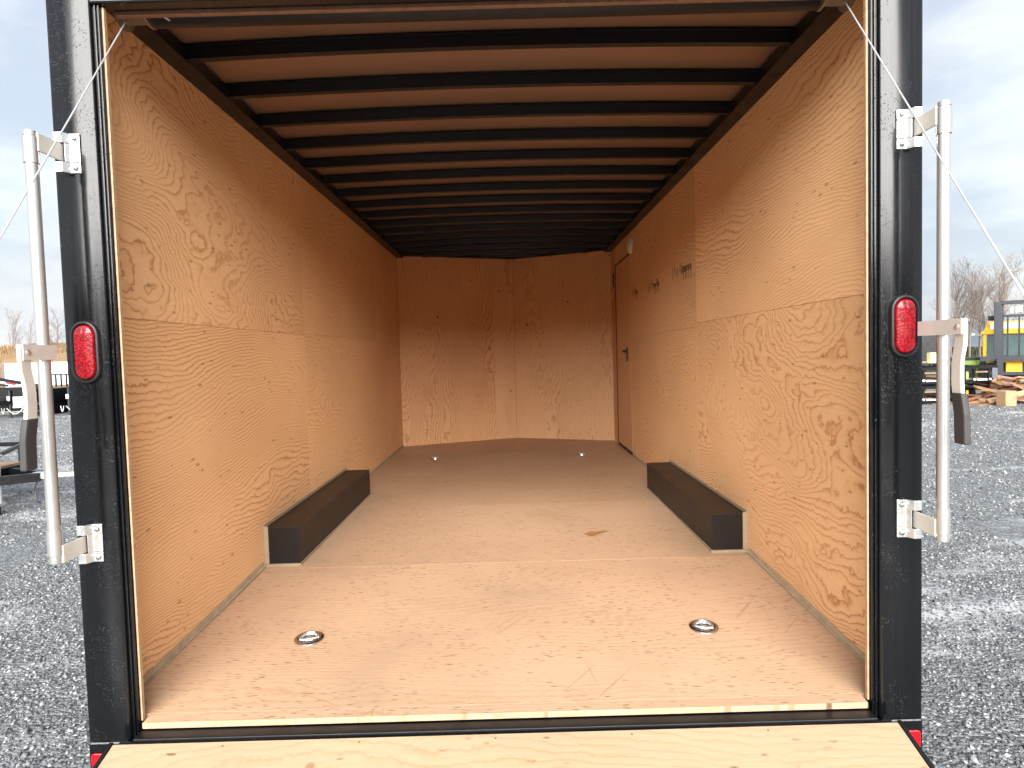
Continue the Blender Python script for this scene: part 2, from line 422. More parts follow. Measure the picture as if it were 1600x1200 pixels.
# floor: sheets laid across, grain across
panel('floor_strip', (-1.122, 0, zf(0)), (1, 0, 0), (0, BEND, -.008 - ZR), 2.244, .0485, .019, M_floor, T)
ys = [.049, BEND, 2.49, 3.71, 4.93, YB - .01]
for a, b in zip(ys[:-1], ys[1:]):
    panel('floor_sheet', (-W - .01, a, zf(a)), (1, 0, 0), (0, b - a, zf(b) - zf(a)), 2 * W + .02, b - a, .019, M_floor, T, bevel=0, g=.0006)
fs = MB().prism([(-W - .01, 0), (W + .01, 0), (AX, VD + .01)], -.019, 0)
fo = fs.build('floor_sheet', M_floor, T, loc=None); fo.location = (0, YB - .008, 0); attach(fo, T)
MB().box(-1.25, 1.25, .03, YB, -.25, -.0925).build('floor_frame', M_dark, T)

# left wall: two rows of two sheets, one upright sheet in front
Z1 = 1.203
def left(y0, y1, z0, z1, mat): return panel('wall_sheet', (-W, y0, z0), (0, 1, 0), (0, 0, 1), y1 - y0, z1 - z0, .012, mat, T)
left(.10, 2.10, -.07, Z1, M_wall); left(.10, 2.10, Z1, H, M_wall3)
left(2.10, 4.25, -.01, Z1 + .01, M_wall2); left(2.10, 4.25, Z1 + .01, H, M_wall2)
panel('wall_sheet', (-W, YB, -.01), (0, 0, 1), (0, -1, 0), H + .01, YB - 4.25, .012, M_nose2, T)
def right(y0, y1, z0, z1, mat): return panel('wall_sheet', (W, y1, z0), (0, -1, 0), (0, 0, 1), y1 - y0, z1 - z0, .012, mat, T)
right(.10, 2.175, -.07, 1.215, M_wall3); right(.10, 2.175, 1.215, H, M_wall)
right(2.175, 4.42, -.01, 1.188, M_wall2); stamped = right(2.175, 4.42, 1.188, H, M_wall2)
panel('wall_sheet', (W, 5.254, 2.012), (0, -1, 0), (0, 0, 1), 5.254 - 4.42, H - 2.012, .012, M_wall2, T)
panel('wall_sheet', (W, 5.254, -.01), (0, 0, 1), (0, 1, 0), H + .01, YB - 5.254, .012, M_nose, T)
# nose: two legs of a shallow V
a = Vector((-W, YB, 0)); c = Vector((AX, YB + VD, 0)); b = Vector((W, YB, 0))
d1 = (c - a).normalized(); L1 = (c - a).length; d2 = (b - c).normalized(); L2 = (b - c).length
q = a + d1 * 1.17
def nose(p, d, l, m):   # grain upright
    panel('nose_sheet', p + d * l, (0, 0, 1), -d, H, l, .012, m, T)
nose(a, d1, 1.17, M_nose); nose(q, d1, L1 - 1.17, M_nose2); nose(c, d2, L2, M_nose2)

# ink stamps on the upper right sheet: three smudged, unreadable mill stamps
rs = random.Random(4)
for (y0, z0, n) in ((4.03, 1.575, 6), (3.17, 1.555, 10), (2.28, 1.57, 11)):
    m = MB()
    for i in range(n):
        y = y0 + i * .045 + rs.uniform(-.008, .008); h = rs.uniform(.05, .11); z = z0 + rs.uniform(-.01, .02)
        if i < n * .45: m.box(W - .0012, W - .0004, y, y + .034, z, z + h * .5); m.box(W - .0012, W - .0004, y, y + .008, z - .05, z - .005)
        else: m.box(W - .0012, W - .0004, y, y + .010, z, z + h * .8)
    m.box(W - .0016, W - .0012, y0, y0 + n * .018, z0 + .03, z0 + .038)
    m.build('ink_stamp', M_ink, stamped)['kind'] = 'stuff'

# base strips where walls meet floor, caulked
for sg, y1 in ((-1, YB - .01), (1, 4.38)):
    yw = 1.29 if sg < 0 else 1.305
    for (ya, yb) in ((.10, yw), (2.965 if sg < 0 else 2.925, y1)):
        m = MB(); dz = zf(ya)
        for (xa, xb, h0, h1) in ((W - .004, W - .0015, .0015, .024), (W - .016, W - .0045, .0006, .003)):
            vs = [(sg * x, y, z + h) for h in (h0, h1) for (y, z) in ((ya, dz), (yb, 0.0)) for x in (xa, xb)]
            m.add(vs, [(0, 2, 3, 1), (4, 5, 7, 6), (0, 1, 5, 4), (2, 6, 7, 3), (0, 4, 6, 2), (1, 3, 7, 5)])
        m.build('base_strip', M_trim, T)

# outer shell
m = MB()
m.box(-1.290, -1.280, .102, YB, -.36, 2.37); m.build('side_skin', M_shell, T)
MB().box(1.280, 1.290, .102, YB, -.36, 2.37).build('side_skin', M_shell, T)
m = MB()
for p0, p1 in (((-1.290, YB + .001), (AX, 6.13)), ((AX, 6.13), (1.290, YB + .001))):
    m.add([(p0[0], p0[1], -.36), (p1[0], p1[1], -.36), (p1[0], p1[1], 2.37), (p0[0], p0[1], 2.37)], [(0, 1, 2, 3)])
m.build('nose_skin', M_shell, T)
MB().prism([(-1.30, .0), (1.30, .0), (1.30, YB), (AX, 6.15), (-1.30, YB)], 2.373, 2.40).build('roof_skin', M_shell, T)

# roof inside: skin sheet between black bows, slightly arched
def zarch(x, e=2.264, c=.022): return e + c * (1 - (x / W) ** 2)
m = MB(); xs = np.linspace(-W - .01, W + .01, 25)
vs = []; fsx = []
for x in xs: vs += [(x, .06, zarch(x)), (x, YB + .001 + max(0, (VD + .05) * (1 - abs(x - AX) / (W + .02 - AX * np.sign(x - AX)))), zarch(x))]
fsx = [(2 * i, 2 * i + 1, 2 * i + 3, 2 * i + 2) for i in range(24)]
m.add(vs, fsx); m.build('ceiling_sheet', M_ceil, T, smooth=True)
def bow(y, xa, xb):
    m = MB(); n = 24; vs = []; fsx = []
    prof = [(-.034, .0), (-.034, -.005), (-.020, -.005), (-.0165, -.047), (.0165, -.047), (.020, -.005), (.034, -.005), (.034, 0)]
    k = len(prof)
    for i in range(n + 1):
        x = xa + (xb - xa) * i / n
        for (dy, dz) in prof: vs.append((x, dy, zarch(x, 2.2575) + dz))
    for i in range(n):
        for j in range(k - 1): p = i * k + j; fsx.append((p, p + 1, p + k + 1, p + k))
    m.add(vs, fsx); return m
b0 = bow(0, -W, W).build('roof_bow', M_bow, T, smooth=True); b0.location.y = .25
yy = .606
while yy < YB:
    c2 = b0.copy(); COL.objects.link(c2); c2.location.y = yy; yy += .356
for yv in (5.64, 5.88):
    k = 1 - (yv - YB) / VD
    o = bow(0, AX - (W + AX) * k + .03, AX + (W - AX) * k - .03).build('roof_bow', M_bow, T, smooth=True); o.location.y = yv
for sg in (-1, 1):
    m = MB(); x0, x1 = sorted((sg * 1.258, sg * 1.165)); m.box(x0, x1, .06, YB, H - .024, H + .028)
    
    m.build('top_rail', M_bow, T)
m = MB()
for p0, p1 in ((a, c), (c, b)):
    nrm = Vector((-(p1 - p0).y, (p1 - p0).x, 0)).normalized()
    m.bar(p0 + Vector((0, 0, H + .012)) - nrm * .0, p1 + Vector((0, 0, H + .012)), .075, .02)
m.build('nose_rail', M_bow, T)

# rear frame
prof = [(1.2908, .014), (1.2883, .005), (1.2798, .0), (1.168, .0), (1.1615, .002), (1.159, .006), (1.1585, .014), (1.152, .014), (1.151, .009), (1.148, .009),
        (1.147, .015), (1.142, .015), (1.141, .010), (1.1385, .010), (1.137, .019), (1.1345, .019), (1.1345, .024), (1.180, .10), (1.2908, .10)]
for sg in (-1, 1):
    p = [(sg * x, y) for x, y in prof]
    if sg < 0: p = p[::-1]
    o = MB().prism(p, -.1145, 2.372).build('rear_post', M_black, T, smooth=True)
    x0, x1 = sorted((sg * 1.1290, sg * 1.1343))
    MB().box(x0, x1, .0195, .032, -.062, 2.103).build('jamb_liner', M_edge, T)
    x0, x1 = sorted((sg * 1.182, sg * 1.279))
    MB().box(x0, x1, .1005, .106, -.06, 2.37).build('jamb_backing', M_seal, T)
MB().box(-1.1622, 1.1622, .001, .055, 2.106, 2.372).build('rear_header', M_black, T, bevel=.006)
MB().box(-1.118, 1.118, .0565, .072, 2.0965, 2.37).build('header_liner', M_edge2, T)
# spring tube with drums and bits of wire
MB().cyl((-1.04, .150, 2.150), (1.04, .150, 2.150), .042, 20).build('spring_tube', M_bow, T, smooth=True)
for sg in (-1, 1):
    mx = Matrix.Translation((sg * 1.100, .135, 2.160)) @ Euler((0, R(90) * sg, 0)).to_matrix().to_4x4()
    MB().lathe([(.0, -.05), (.058, -.05), (.060, -.044), (.046, -.04), (.046, .03), (.064, .036), (.064, .042), (.0, .042)], mx, 28).build('cable_drum', M_drum, T, smooth=True)
m = MB()
m.tube([(-1.02, .085, 2.126), (-.995, .09, 2.113), (-.975, .10, 2.102)], .003, 6); m.build('spring_wire_end', M_wire, T); m = MB()
m.tube([(-.80, .075, 2.12), (-.785, .08, 2.115), (-.765, .08, 2.123)], .003, 6)
m.build('spring_wire_end', M_wire, T)

# sill, bumper, reflectors
MB().box(-1.125, 1.125, -.046, -.0005, -.105, -.0825).build('sill_plate', M_dark, T, bevel=.003)
m = MB().cyl((-1.162, -.048, -.106), (1.162, -.048, -.106), .0175, 14)
m.build('ramp_hinge_rod', M_black, T, smooth=True)
MB().box(-1.2908, 1.2908, .0005, .10, -.48, -.1165).build('rear_bumper', M_black, T, bevel=.006)
for sg in (-1, 1):
    pts = []
    for (cx, cz, a0) in ((.022, .03, 0), (-.022, .03, 90), (-.022, -.03, 180), (.022, -.03, 270)):
        for k in range(4): t = R(a0 + k * 30); pts.append((cx + .008 * math.cos(t), cz + .008 * math.sin(t)))
    mx = Matrix.Translation((sg * 1.250, 0, -.188)) @ Euler((R(90), 0, 0)).to_matrix().to_4x4()
    MB().prism(pts, 0, .006, mx).build('rear_reflector', M_red_reflector, T, bevel=.002)

# ramp door lying down to the ground
RL = 1.87; ra = .2915
ramp_m = Matrix.Translation((0, -.052, -.091)) @ Euler((ra, 0, 0)).to_matrix().to_4x4()
m = MB()
for sg in (-1, 1):
    x0, x1 = sorted((sg * 1.178, sg * 1.1895)); m.box(x0, x1, -RL, .0, -.035, .006, ramp_m)
m.box(-1.1895, 1.1895, -RL - .02, -RL, -.035, .006, ramp_m); m.box(-1.176, 1.176, -RL, -.005, -.035, -.0135, ramp_m)
ramp = m.build('ramp_door', M_dark, T)
ro = MB().box(-1.176, 1.176, -RL + .001, -.006, -.012, .0025).build('ramp_sheet', M_ramp); ro.matrix_basis = ramp_m; attach(ro, ramp)
for sg in (-1, 1):
    end = ramp_m @ Vector((sg * 1.145, -RL + .05, .02))
    MB().tube([(sg * 1.1045, .10, 2.112), end], .0021, 6).build('ramp_cable', M_wire, T, smooth=True)

# tail lights
def stadium(w, h, n=10):
    pts = []; r = w / 2
    for k in range(n + 1): t = math.pi * k / n; pts.append((r * math.cos(t), (h / 2 - r) + r * math.sin(t)))
    for k in range(n + 1): t = math.pi + math.pi * k / n; pts.append((r * math.cos(t), -(h / 2 - r) + r * math.sin(t)))
    return pts
for sg, xc, zc in ((-1, -1.224, 1.086), (1, 1.229, 1.096)):
    fx = Matrix.Translation((xc, 0, zc)) @ Euler((R(90), 0, 0)).to_matrix().to_4x4()
    loops = [(.088, .190, -.001), (.088, .190, .006), (.082, .184, .012), (.072, .174, .013), (.064, .166, .009), (.063, .165, .002)]
    vs = []; fsx = []; n = 22
    for (w, h, z) in loops: vs += [(x, y, z) for x, y in stadium(w, h)]
    for j in range(len(loops) - 1):
        for k in range(n): a0 = j * n + k; a1 = j * n + (k + 1) % n; fsx.append((a0, a1, a1 + n, a0 + n))
    tl = MB().add(vs, fsx, fx).build('tail_light', M_seal, T, smooth=True)
    loops = [(.0625, .1645, .001), (.0625, .1645, .009), (.054, .156, .015), (.03, .13, .0175), (.004, .10, .018)]
    vs = []; fsx = []
    for (w, h, z) in loops: vs += [(x, y, z) for x, y in stadium(w, h)]
    for j in range(len(loops) - 1):
        for k in range(n): a0 = j * n + k; a1 = j * n + (k + 1) % n; fsx.append((a0, a1, a1 + n, a0 + n))
    fsx.append(tuple(range((len(loops) - 1) * n, len(loops) * n)))
    MB().add(vs, fsx, fx).build('lens', M_lens, tl, smooth=True)

# lock bars swung open
for sg, zt, zb in ((-1, 1.701, .484), (1, 1.712, .475)):
    X = lambda v: sg * (v + .0205)
    xp, yp = 1.252, -.112
    pole = MB().tube([(X(xp), yp, zb), (X(xp), yp, zt)], .0165, 20).build('lock_bar', M_alu, T, smooth=True)
    for zc in (zt - .052, zb + .058):
        MB().tube([(X(xp), yp, zc - .036), (X(xp), yp, zc + .036)], .0195, 20).build('collar', M_alu, pole, smooth=True)
    for z1 in (zt - .009, zb + .010): MB().tube([(X(xp), yp, z1 - .003), (X(xp), yp, z1 + .003)], .0178, 20).build('stop_ring', M_alu, pole, smooth=True)
    for zc in ((1.672, .508) if sg < 0 else (1.676, .513)):
        # plate bolted to the post with an upstanding channel, and the arm reaching back to the pole
        m = MB(); u = [(X(1.186), -.0005), (X(1.186), -.006), (X(1.214), -.006), (X(1.226), -.026), (X(1.249), -.026), (X(1.249), -.020), (X(1.231), -.020), (X(1.221), -.0005)]
        if sg < 0: u = u[::-1]
        for z0, z1 in ((zc - .058, zc - .0275), (zc + .0275, zc + .058)): m.prism(u, z0, z1)
        u2 = [(X(1.186), -.0005), (X(1.186), -.006), (X(1.214), -.006), (X(1.222), -.019), (X(1.226), -.016), (X(1.219), -.0005)]
        if sg < 0: u2 = u2[::-1]
        m.prism(u2, zc - .0273, zc + .0273)
        hb = m.build('hinge_bracket', M_plate, pole, bevel=.002)
        m = MB(); x0, x1 = sorted((X(1.230), X(1.2355)))
        m.box(x0, x1, -.112, -.012, zc - .0255, zc + .0255); m.build('hinge_arm', M_alu2, pole, bevel=.0015)
        for dz in (-.043, .043):
            mx = Matrix.Translation((X(1.2), -.006, zc + dz)) @ Euler((R(90), 0, 0)).to_matrix().to_4x4()
            MB().lathe([(.0082, 0), (.0078, .003), (.0055, .0058), (.0, .0068)], mx, 14).build('bolt', M_chrome, pole, smooth=True)
    # handle strap and handle
    zs = 1.086
    m = MB(); x0, x1 = sorted((X(1.232), X(1.2355)))
    m.box(x0, x1, -.212, -.085 if sg < 0 else -.03, zs - .021, zs + .021)
    m.tube([(X(xp), yp, zs - .021), (X(xp), yp, zs + .021)], .0195, 20)
    m.build('handle_strap', M_alu2, pole, smooth=True)
    ys_ = [(y - .001, z - .051) for y, z in ((-.196, 1.158), (-.196, 1.115), (-.194, 1.085), (-.186, 1.055), (-.183, 1.03), (-.183, .985), (-.186, .958), (-.194, .93), (-.200, .90), (-.202, .825))]
    def flat(seq, w, th, name, mat):
        m = MB(); vs = []; fsx = []; k = 4
        for i, (y, z) in enumerate(seq):
            for dx, dy in ((-th / 2, -w / 2), (th / 2, -w / 2), (th / 2, w / 2), (-th / 2, w / 2)): vs.append((X(1.243 + dx), y + dy, z))
        for i in range(len(seq) - 1):
            for j in range(4): a0 = i * 4 + j; a1 = i * 4 + (j + 1) % 4; fsx.append((a0, a1, a1 + 4, a0 + 4))
        fsx += [(3, 2, 1, 0), tuple(range(len(seq) * 4 - 4, len(seq) * 4))]
        return m.add(vs, fsx).build(name, mat, pole, bevel=.0025 if mat is M_alu2 else .005)
    flat(ys_, .038, .011, 'handle', M_alu2)
    flat([(-.1885, .906), (-.195, .879), (-.201, .849), (-.204, .767)], .044, .019, 'handle_grip', M_grip)
    m = MB(); mx = Matrix.Translation((X(1.232), -.196, zs)) @ Euler((0, R(-90) * sg, 0)).to_matrix().to_4x4()
    m.lathe([(.0075, 0), (.0075, .003), (.0045, .0045), (.0, .0046)], mx, 14); m.build('rivet', M_plate, pole, smooth=True)

# wheel boxes
for sg in (-1, 1):
    y0, y1 = (1.315, 2.952) if sg < 0 else (1.335, 2.91)
    m = MB(); x0, x1 = sorted((sg * 1.064, sg * (W - .001))); m.box(x0, x1, y0, y1, -.009, .192)
    wb_ = m.build('wheel_box', M_box, T, bevel=.003)
    m = MB()
    x0, x1 = sorted((sg * 1.0635, sg * 1.056)); m.box(x0, x1, y0 - .008, y1, -.0085, .005)
    x0, x1 = sorted((sg * 1.064, sg * (W - .002))); m.box(x0, x1, y0 - .011, y0 - .0005, -.0085, .005)
    x0, x1 = sorted((sg * (W - .0015), sg * (W - .007))); m.box(x0, x1, y0 - .004, y1, .1925, .207)
    x0, x1 = sorted((sg * (W - .0012), sg * (W - .024))); m.box(x0, x1, y0 - .006, y0 - .0008, .006, .199)
    m.build('caulk_bead', M_caulk, wb_)
    x0, x1 = sorted((sg * 1.0625, sg * 1.068)); MB().box(x0, x1, y0 - .0005, y1, .1862, .1931).build('edge_seam', M_seal, wb_)

# recessed floor rings
for (x, y, rz) in ((-.767, .513, .35), (.770, .516, -.35), (-.759, 4.60, .2), (.751, 4.585, -.2)):
    mx = Matrix.Translation((x, y, zf(y))) @ Euler((.047 if y < BEND else 0, 0, rz)).to_matrix().to_4x4()
    pan = MB().lathe([(.056, .0008), (.055, .006), (.050, .009), (.045, .0085), (.041, .0025), (.0, .0018)], mx, 32).build('floor_ring', M_chrome, T, smooth=True)
    pts = [mx @ Vector((.032 * math.cos(t), .031 * math.sin(t) - .004, .0085)) for t in np.linspace(-.2, math.pi + .2, 16)]
    pts += [mx @ Vector((-.02, -.016, .0085)), mx @ Vector((.02, -.016, .0085)), pts[0]]
    MB().tube(pts, .0048, 8).build('ring', M_plate, pan, smooth=True)
    m = MB(); m.box(-.014, .014, -.026, -.006, .004, .0145, mx); m.build('clamp_plate', M_plate, pan, bevel=.002)

# side door, trim, handle, hinge, dome light
door = panel('side_door', (W, 4.43, .030), (0, 0, 1), (0, 1, 0), 1.966, .80, .012, M_wall2, T)
m = MB(); m.box(W - .006, W + .002, 5.231, 5.253, .0, 2.012); m.box(W - .006, W + .002, 4.43, 5.2305, 1.9975, 2.012); m.box(W - .006, W + .002, 4.45, 5.2305, .001, .029)
m.build('door_seal', M_seal, door)
m = MB(); m.box(W - .012, W - .0005, 4.575, 4.62, .945, 1.085); m.tube([(W - .012, 4.598, 1.05), (W - .045, 4.598, 1.05), (W - .05, 4.525, 1.045), (W - .05, 4.505, 1.04)], .011, 8)
m.build('door_handle', M_seal, door, bevel=.002)
m = MB(); m.box(W - .010, W - .0005, 5.33, 5.375, 1.78, 1.93); m.build('door_hinge', M_seal, door)
mx = Matrix.Translation((W - .0005, 4.305, 2.072)) @ Euler((0, R(-90), 0)).to_matrix().to_4x4() @ Matrix.Diagonal((1.0, .9, 1, 1))
MB().lathe([(.086, 0), (.084, .014), (.07, .028), (.04, .038), (.0, .041)], mx, 28).build('dome_light', M_white, T, smooth=True)

# stain on the floor and wheels below
m = MB(); vs = []
for k in range(20):
    t = 2 * math.pi * k / 20; r = 1 + .35 * math.sin(3 * t + 1) + .2 * math.sin(5 * t)
    vs.append((.507 + .055 * r * math.cos(t), 1.72 + .032 * r * math.sin(t) + .025 * math.cos(t), .0009))
m.add(vs, [tuple(range(20))]); m.build('floor_stain', plain('varnish stain', (.38, .19, .06), .5), T)
def wheel_mb(x, y, z, r, w):
    mx = Matrix.Translation((x, y, z)) @ Euler((0, R(90), 0)).to_matrix().to_4x4()
    t = MB().lathe([(r * .56, -w * .42), (r * .8, -w * .5), (r * .96, -w * .42), (r, -w * .2), (r, w * .2), (r * .96, w * .42), (r * .8, w * .5), (r * .56, w * .42)], mx, 28)
    h = MB().lathe([(.0, -w * .3), (r * .2, -w * .32), (r * .5, -w * .2), (r * .56, -w * .43), (r * .56, w * .43), (r * .5, w * .2), (r * .2, w * .32), (0, w * .3)], mx, 28)
    return t, h
for sg in (-1, 1):
    for y in (1.72, 2.55):
        t, h = wheel_mb(sg * 1.187, y, GT + .335, .335, .17)
        wo_ = t.build('wheel', M_tyre, T, smooth=True); h.build('rim', M_plate, wo_, smooth=True)

T.location.z += LIFT

#BACKGROUND
# ------------------------------------------------------------------ the yard behind
M_bwhite = plain('white trailer skin', (.74, .74, .72), .35, 0, .5, .06, 1)
M_yellow = plain('machine yellow', (.72, .42, .02), .4, 0, .5, .12, 2)
M_cream = plain('pale yellow plastic', (.80, .68, .30), .45)
M_green = plain('leaf green paint', (.26, .38, .09), .5, 0, .4, .15)
M_iron = plain('dark grey iron', (.022, .025, .032), .5, 0, .5, .2)
M_glass = plain('cab glass', (.10, .15, .155), .08, 0, .6, .1, 2)
M_tread = plain('bright tread plate', (.55, .55, .56), .35, .6)
M_deck = plain('weathered deck board', (.24, .16, .10), .7, 0, .3, .25, 3)
M_tapew = plain('white reflective tape', (.8, .8, .8), .4)
M_hose = plain('pale hose', (.55, .55, .5), .5)
M_mud = plain('muddy red paint', (.22, .05, .06), .5)
M_grey = plain('mid grey panel', (.10, .105, .12), .5)
def timber(name, c):
    n = NT(name); p = n.obj()
    v = n.mr(n.noise(n.vop('MULTIPLY', p, (3, 40, 40)), 1.0, 3), .3, .7, .75, 1.2)
    return n.out(n.mix(1.0, c, n.vec(v, v, v), 'MULTIPLY'), .7, 0, .3)
M_timber = [timber('sawn timber %s' % w, c) for w, c in (('tan', (.31, .17, .09)), ('pale', (.42, .26, .145)), ('brown', (.19, .092, .048)), ('pink', (.31, .165, .12)))]
M_bark = plain('bare tree bark', (.155, .130, .105), .85, 0, .2, .25, 1.5)
M_twig = plain('bare twigs', (.175, .145, .125), .85, 0, .2, .2, 1)
M_grass = plain('dry golden brush', (.25, .165, .085), .85, 0, .2, .35, .6)
M_bank = plain('dry grass bank', (.18, .12, .065), .9, 0, .2, .3, .4)
M_scrub = plain('dark evergreen scrub', (.045, .055, .028), .85, 0, .2, .35, .8)

# far hills and the brush bank
def hills():
    m = MB(); rng = random.Random(11); xs = [(-900 + i * 30) for i in range(61)]
    vs = []; fsx = []
    for i, x in enumerate(xs):
        h = 16 + 7 * math.sin(x / 150. + .6) + 4 * math.sin(x / 57.) + rng.uniform(-1.2, 1.2)
        if x > 330: h *= .7
        vs += [(x, 400, G - 1), (x, 430, G + h * .75), (x, 470, G + h), (x, 560, G + h * .8)]
    for i in range(60):
        for j in range(3): a0 = i * 4 + j; fsx.append((a0, a0 + 4, a0 + 5, a0 + 1))
    m.add(vs, fsx); o = m.build('hills', plain('far blue hills', (.085, .105, .125), .95, 0, .1, .2, .02), smooth=True)
    tag(o, kind='structure')
hills()
def bank(x0, x1, y, top, name):
    rng = random.Random(5); nx = int((x1 - x0) / .8); vs = []; fsx = []
    prof = [(0, 0), (1.2, .35), (3, .78), (5.5, 1.0), (9, .98), (14, .4), (18, 0)]
    for i in range(nx + 1):
        x = x0 + (x1 - x0) * i / nx; e = min(1, min(i, nx - i) / 6)
        hh = top * e * (1 + .10 * math.sin(x * .35) + .06 * math.sin(x * 1.1 + 2))
        for (dy, k) in prof: vs.append((x, y + dy + rng.uniform(-.2, .2), G + .004 + k * hh + (rng.uniform(-.08, .08) if k else -.05)))
    k = len(prof)
    for i in range(nx):
        for j in range(k - 1): a0 = i * k + j; fsx.append((a0, a0 + k, a0 + k + 1, a0 + 1))
    tag(MB().add(vs, fsx).build(name, M_bank, smooth=True), kind='structure')
    return lambda x, dy: None
bank(-75, 16, 42, 3.2, 'bank')
bank(-60, 60, -52, 6.5, 'bank')  # unseen mound added behind the camera, darkens the low sky the posts reflect
def blades(name, mat, n, fx, label, hmin, hmax, w):
    rng = random.Random(9); vs = []; fsx = []
    for i in range(n):
        x, y, z = fx(rng); h = rng.uniform(hmin, hmax); a0 = rng.uniform(0, 6.28)
        dx, dy = math.cos(a0) * w, math.sin(a0) * w; lx, ly = rng.uniform(-.3, .3) * h, rng.uniform(-.3, .3) * h
        o = len(vs); vs += [(x - dx, y - dy, z), (x + dx, y + dy, z), (x + lx, y + ly, z + h)]; fsx.append((o, o + 1, o + 2))
    o = MB().add(vs, fsx).build(name, mat); tag(o, label, name.replace('_', ' '), kind='stuff')
def onbank(rng):
    x = rng.uniform(-72, 13); dy = rng.uniform(.3, 8); k = np.interp(dy, [0, 1.2, 3, 5.5, 9], [0, .35, .78, 1, .98])
    return x, 42 + dy, G + k * 3.1 - .1
blades('dry_brush', M_grass, 26000, onbank, 'golden brown dry brush covering the bank behind the left trailers', .15, .6, .09)
def onedge(rng):
    x = rng.uniform(12, 66); y = rng.uniform(54, 60); return x, y, G
def behind(rng):
    x = rng.uniform(-55, 55); dy = rng.uniform(9, 15); k = np.interp(dy, [9, 14, 18], [.98, .4, 0])
    return x, -52 + dy, G + k * 6.0
blades('unseen_scrub', M_scrub, 9000, behind, 'unseen dark scrub added behind the camera to darken reflections in the posts', .8, 3.2, .35)  # added out of view, to dim what the black posts mirror
blades('scrub', M_scrub, 17000, onedge, 'dark low scrub along the foot of the bare trees', .3, 1.5, .16)

# bare trees
def tree_proto(seed, height, spread, levels=4, trunk_r=.09):
    rng = random.Random(seed); tr = MB(); br = MB()
    def grow(p, d, L, r, lev):
        n = 4 if lev == 0 else 3; pts = [p]; rs = [r]; dd = d.copy(); q = p.copy()
        for i in range(n):
            dd = (dd + Vector((rng.uniform(-1, 1), rng.uniform(-1, 1), rng.uniform(-.3, .8))) * (.06 if lev == 0 else .16)).normalized()
            q = q + dd * L / n; pts.append(q.copy()); rs.append(r * (1 - .75 * (i + 1) / n) + .002)
        (tr if lev == 0 else br).tube(pts, rs, 6 if lev == 0 else 3, cap=False)
        if lev >= levels: return
        k = {0: 15, 1: 5, 2: 3, 3: 3}[lev]
        for i in range(k):
            t = (.22 + .76 * (i + rng.random()) / k) if lev == 0 else rng.uniform(.25, 1)
            j = min(int(t * n), n - 1); f = t * n - j
            b = pts[j].lerp(pts[j + 1], f); dl = (pts[j + 1] - pts[j]).normalized()
            a0 = rng.uniform(0, 6.283); side = Vector((math.cos(a0), math.sin(a0), 0))
            nd = (dl * rng.uniform(.9, 1.3) + side * rng.uniform(.45, .9) * spread).normalized()
            grow(b, nd, L * ((.42 - .22 * t) if lev == 0 else rng.uniform(.4, .65)), max(rs[j] * .5, .004), lev + 1)
    grow(Vector((0, 0, 0)), Vector((0, 0, 1)), height, trunk_r, 0)
    return tr, br
def make_tree(name, seed, height, spread, label, group, loc, levels=4, r=.09):
    t = thing(name, loc, label, 'tree', group)
    tr, br = tree_proto(seed, height, spread, levels, r)
    a0 = tr.build('trunk', M_bark); a0.parent = t; b0_ = br.build('branches', M_twig); b0_.parent = t
    return t
GRP = 'bare trees in the row behind the forklift'
protos = [make_tree('bare_tree', 20 + i, h, sp, 'bare leafless tree in the row behind the forklift', GRP, (0, 0, G), 4, .10) for i, (h, sp) in enumerate(((7.4, .75), (7.0, .6), (8.0, .85)))]
rng = random.Random(2)
row = [(32.6, 49, .60), (34.2, 50, .92), (34.9, 51.5, .90), (35.6, 50, 1.0), (36.1, 52, .98), (36.7, 50.4, .8), (37.3, 51.4, .86), (37.9, 50, .9), (38.5, 52, .84), (39.0, 51, 1.02), (39.7, 52.5, 1.06), (40.4, 51, 1.0)]
tree_say = ['small crooked bare tree low beside the right aluminium lock bar', 'leftmost tall bare tree of the row right of the lock bar', 'second tall bare tree from the left in the row by the lock bar',
  'stout bare tree seen just above the right lock bar handle', 'bare tree behind and right of the one above the lock bar handle', 'short bare tree halfway between the lock bar handle and the forklift cab',
  'bare tree just left of the yellow forklift cab roof', 'bare tree standing over the left corner of the yellow forklift cab', 'slighter bare tree right behind the left upright of the forklift mast',
  'tall bare tree rising just right of the left mast upright', 'tallest bare tree of the row, above the middle of the forklift mast', 'bare tree cut by the right edge of the picture, above the forklift']
for i, (x, y, s) in enumerate(row):
    o = protos[i] if i < 3 else copy_tree(protos[i % 3])
    o.location = (x, y, G); o.scale = (s * .92, s * .92, s * .92); o.rotation_euler = (0, 0, rng.uniform(0, 6.28)); o['label'] = tree_say[i]
o = make_tree('bare_tree', 51, 8.2, .55, 'tallest slender bare tree rising from the golden brush bank', None, (-41.9, 55, G), 4, .085); o.scale = (.62, .62, .68)
o = make_tree('bare_tree', 52, 7.4, .45, 'thinner bare tree just right of the tallest one on the brush bank', None, (-40.6, 55, G), 3, .06); o.scale = (.62, .62, .68)
o = make_tree('bare_bush', 53, 5.6, 1.2, 'round greyish leafless bush beside the black post on the brush bank', None, (-37.9, 54, G), 4, .07)
o['category'] = 'bush'

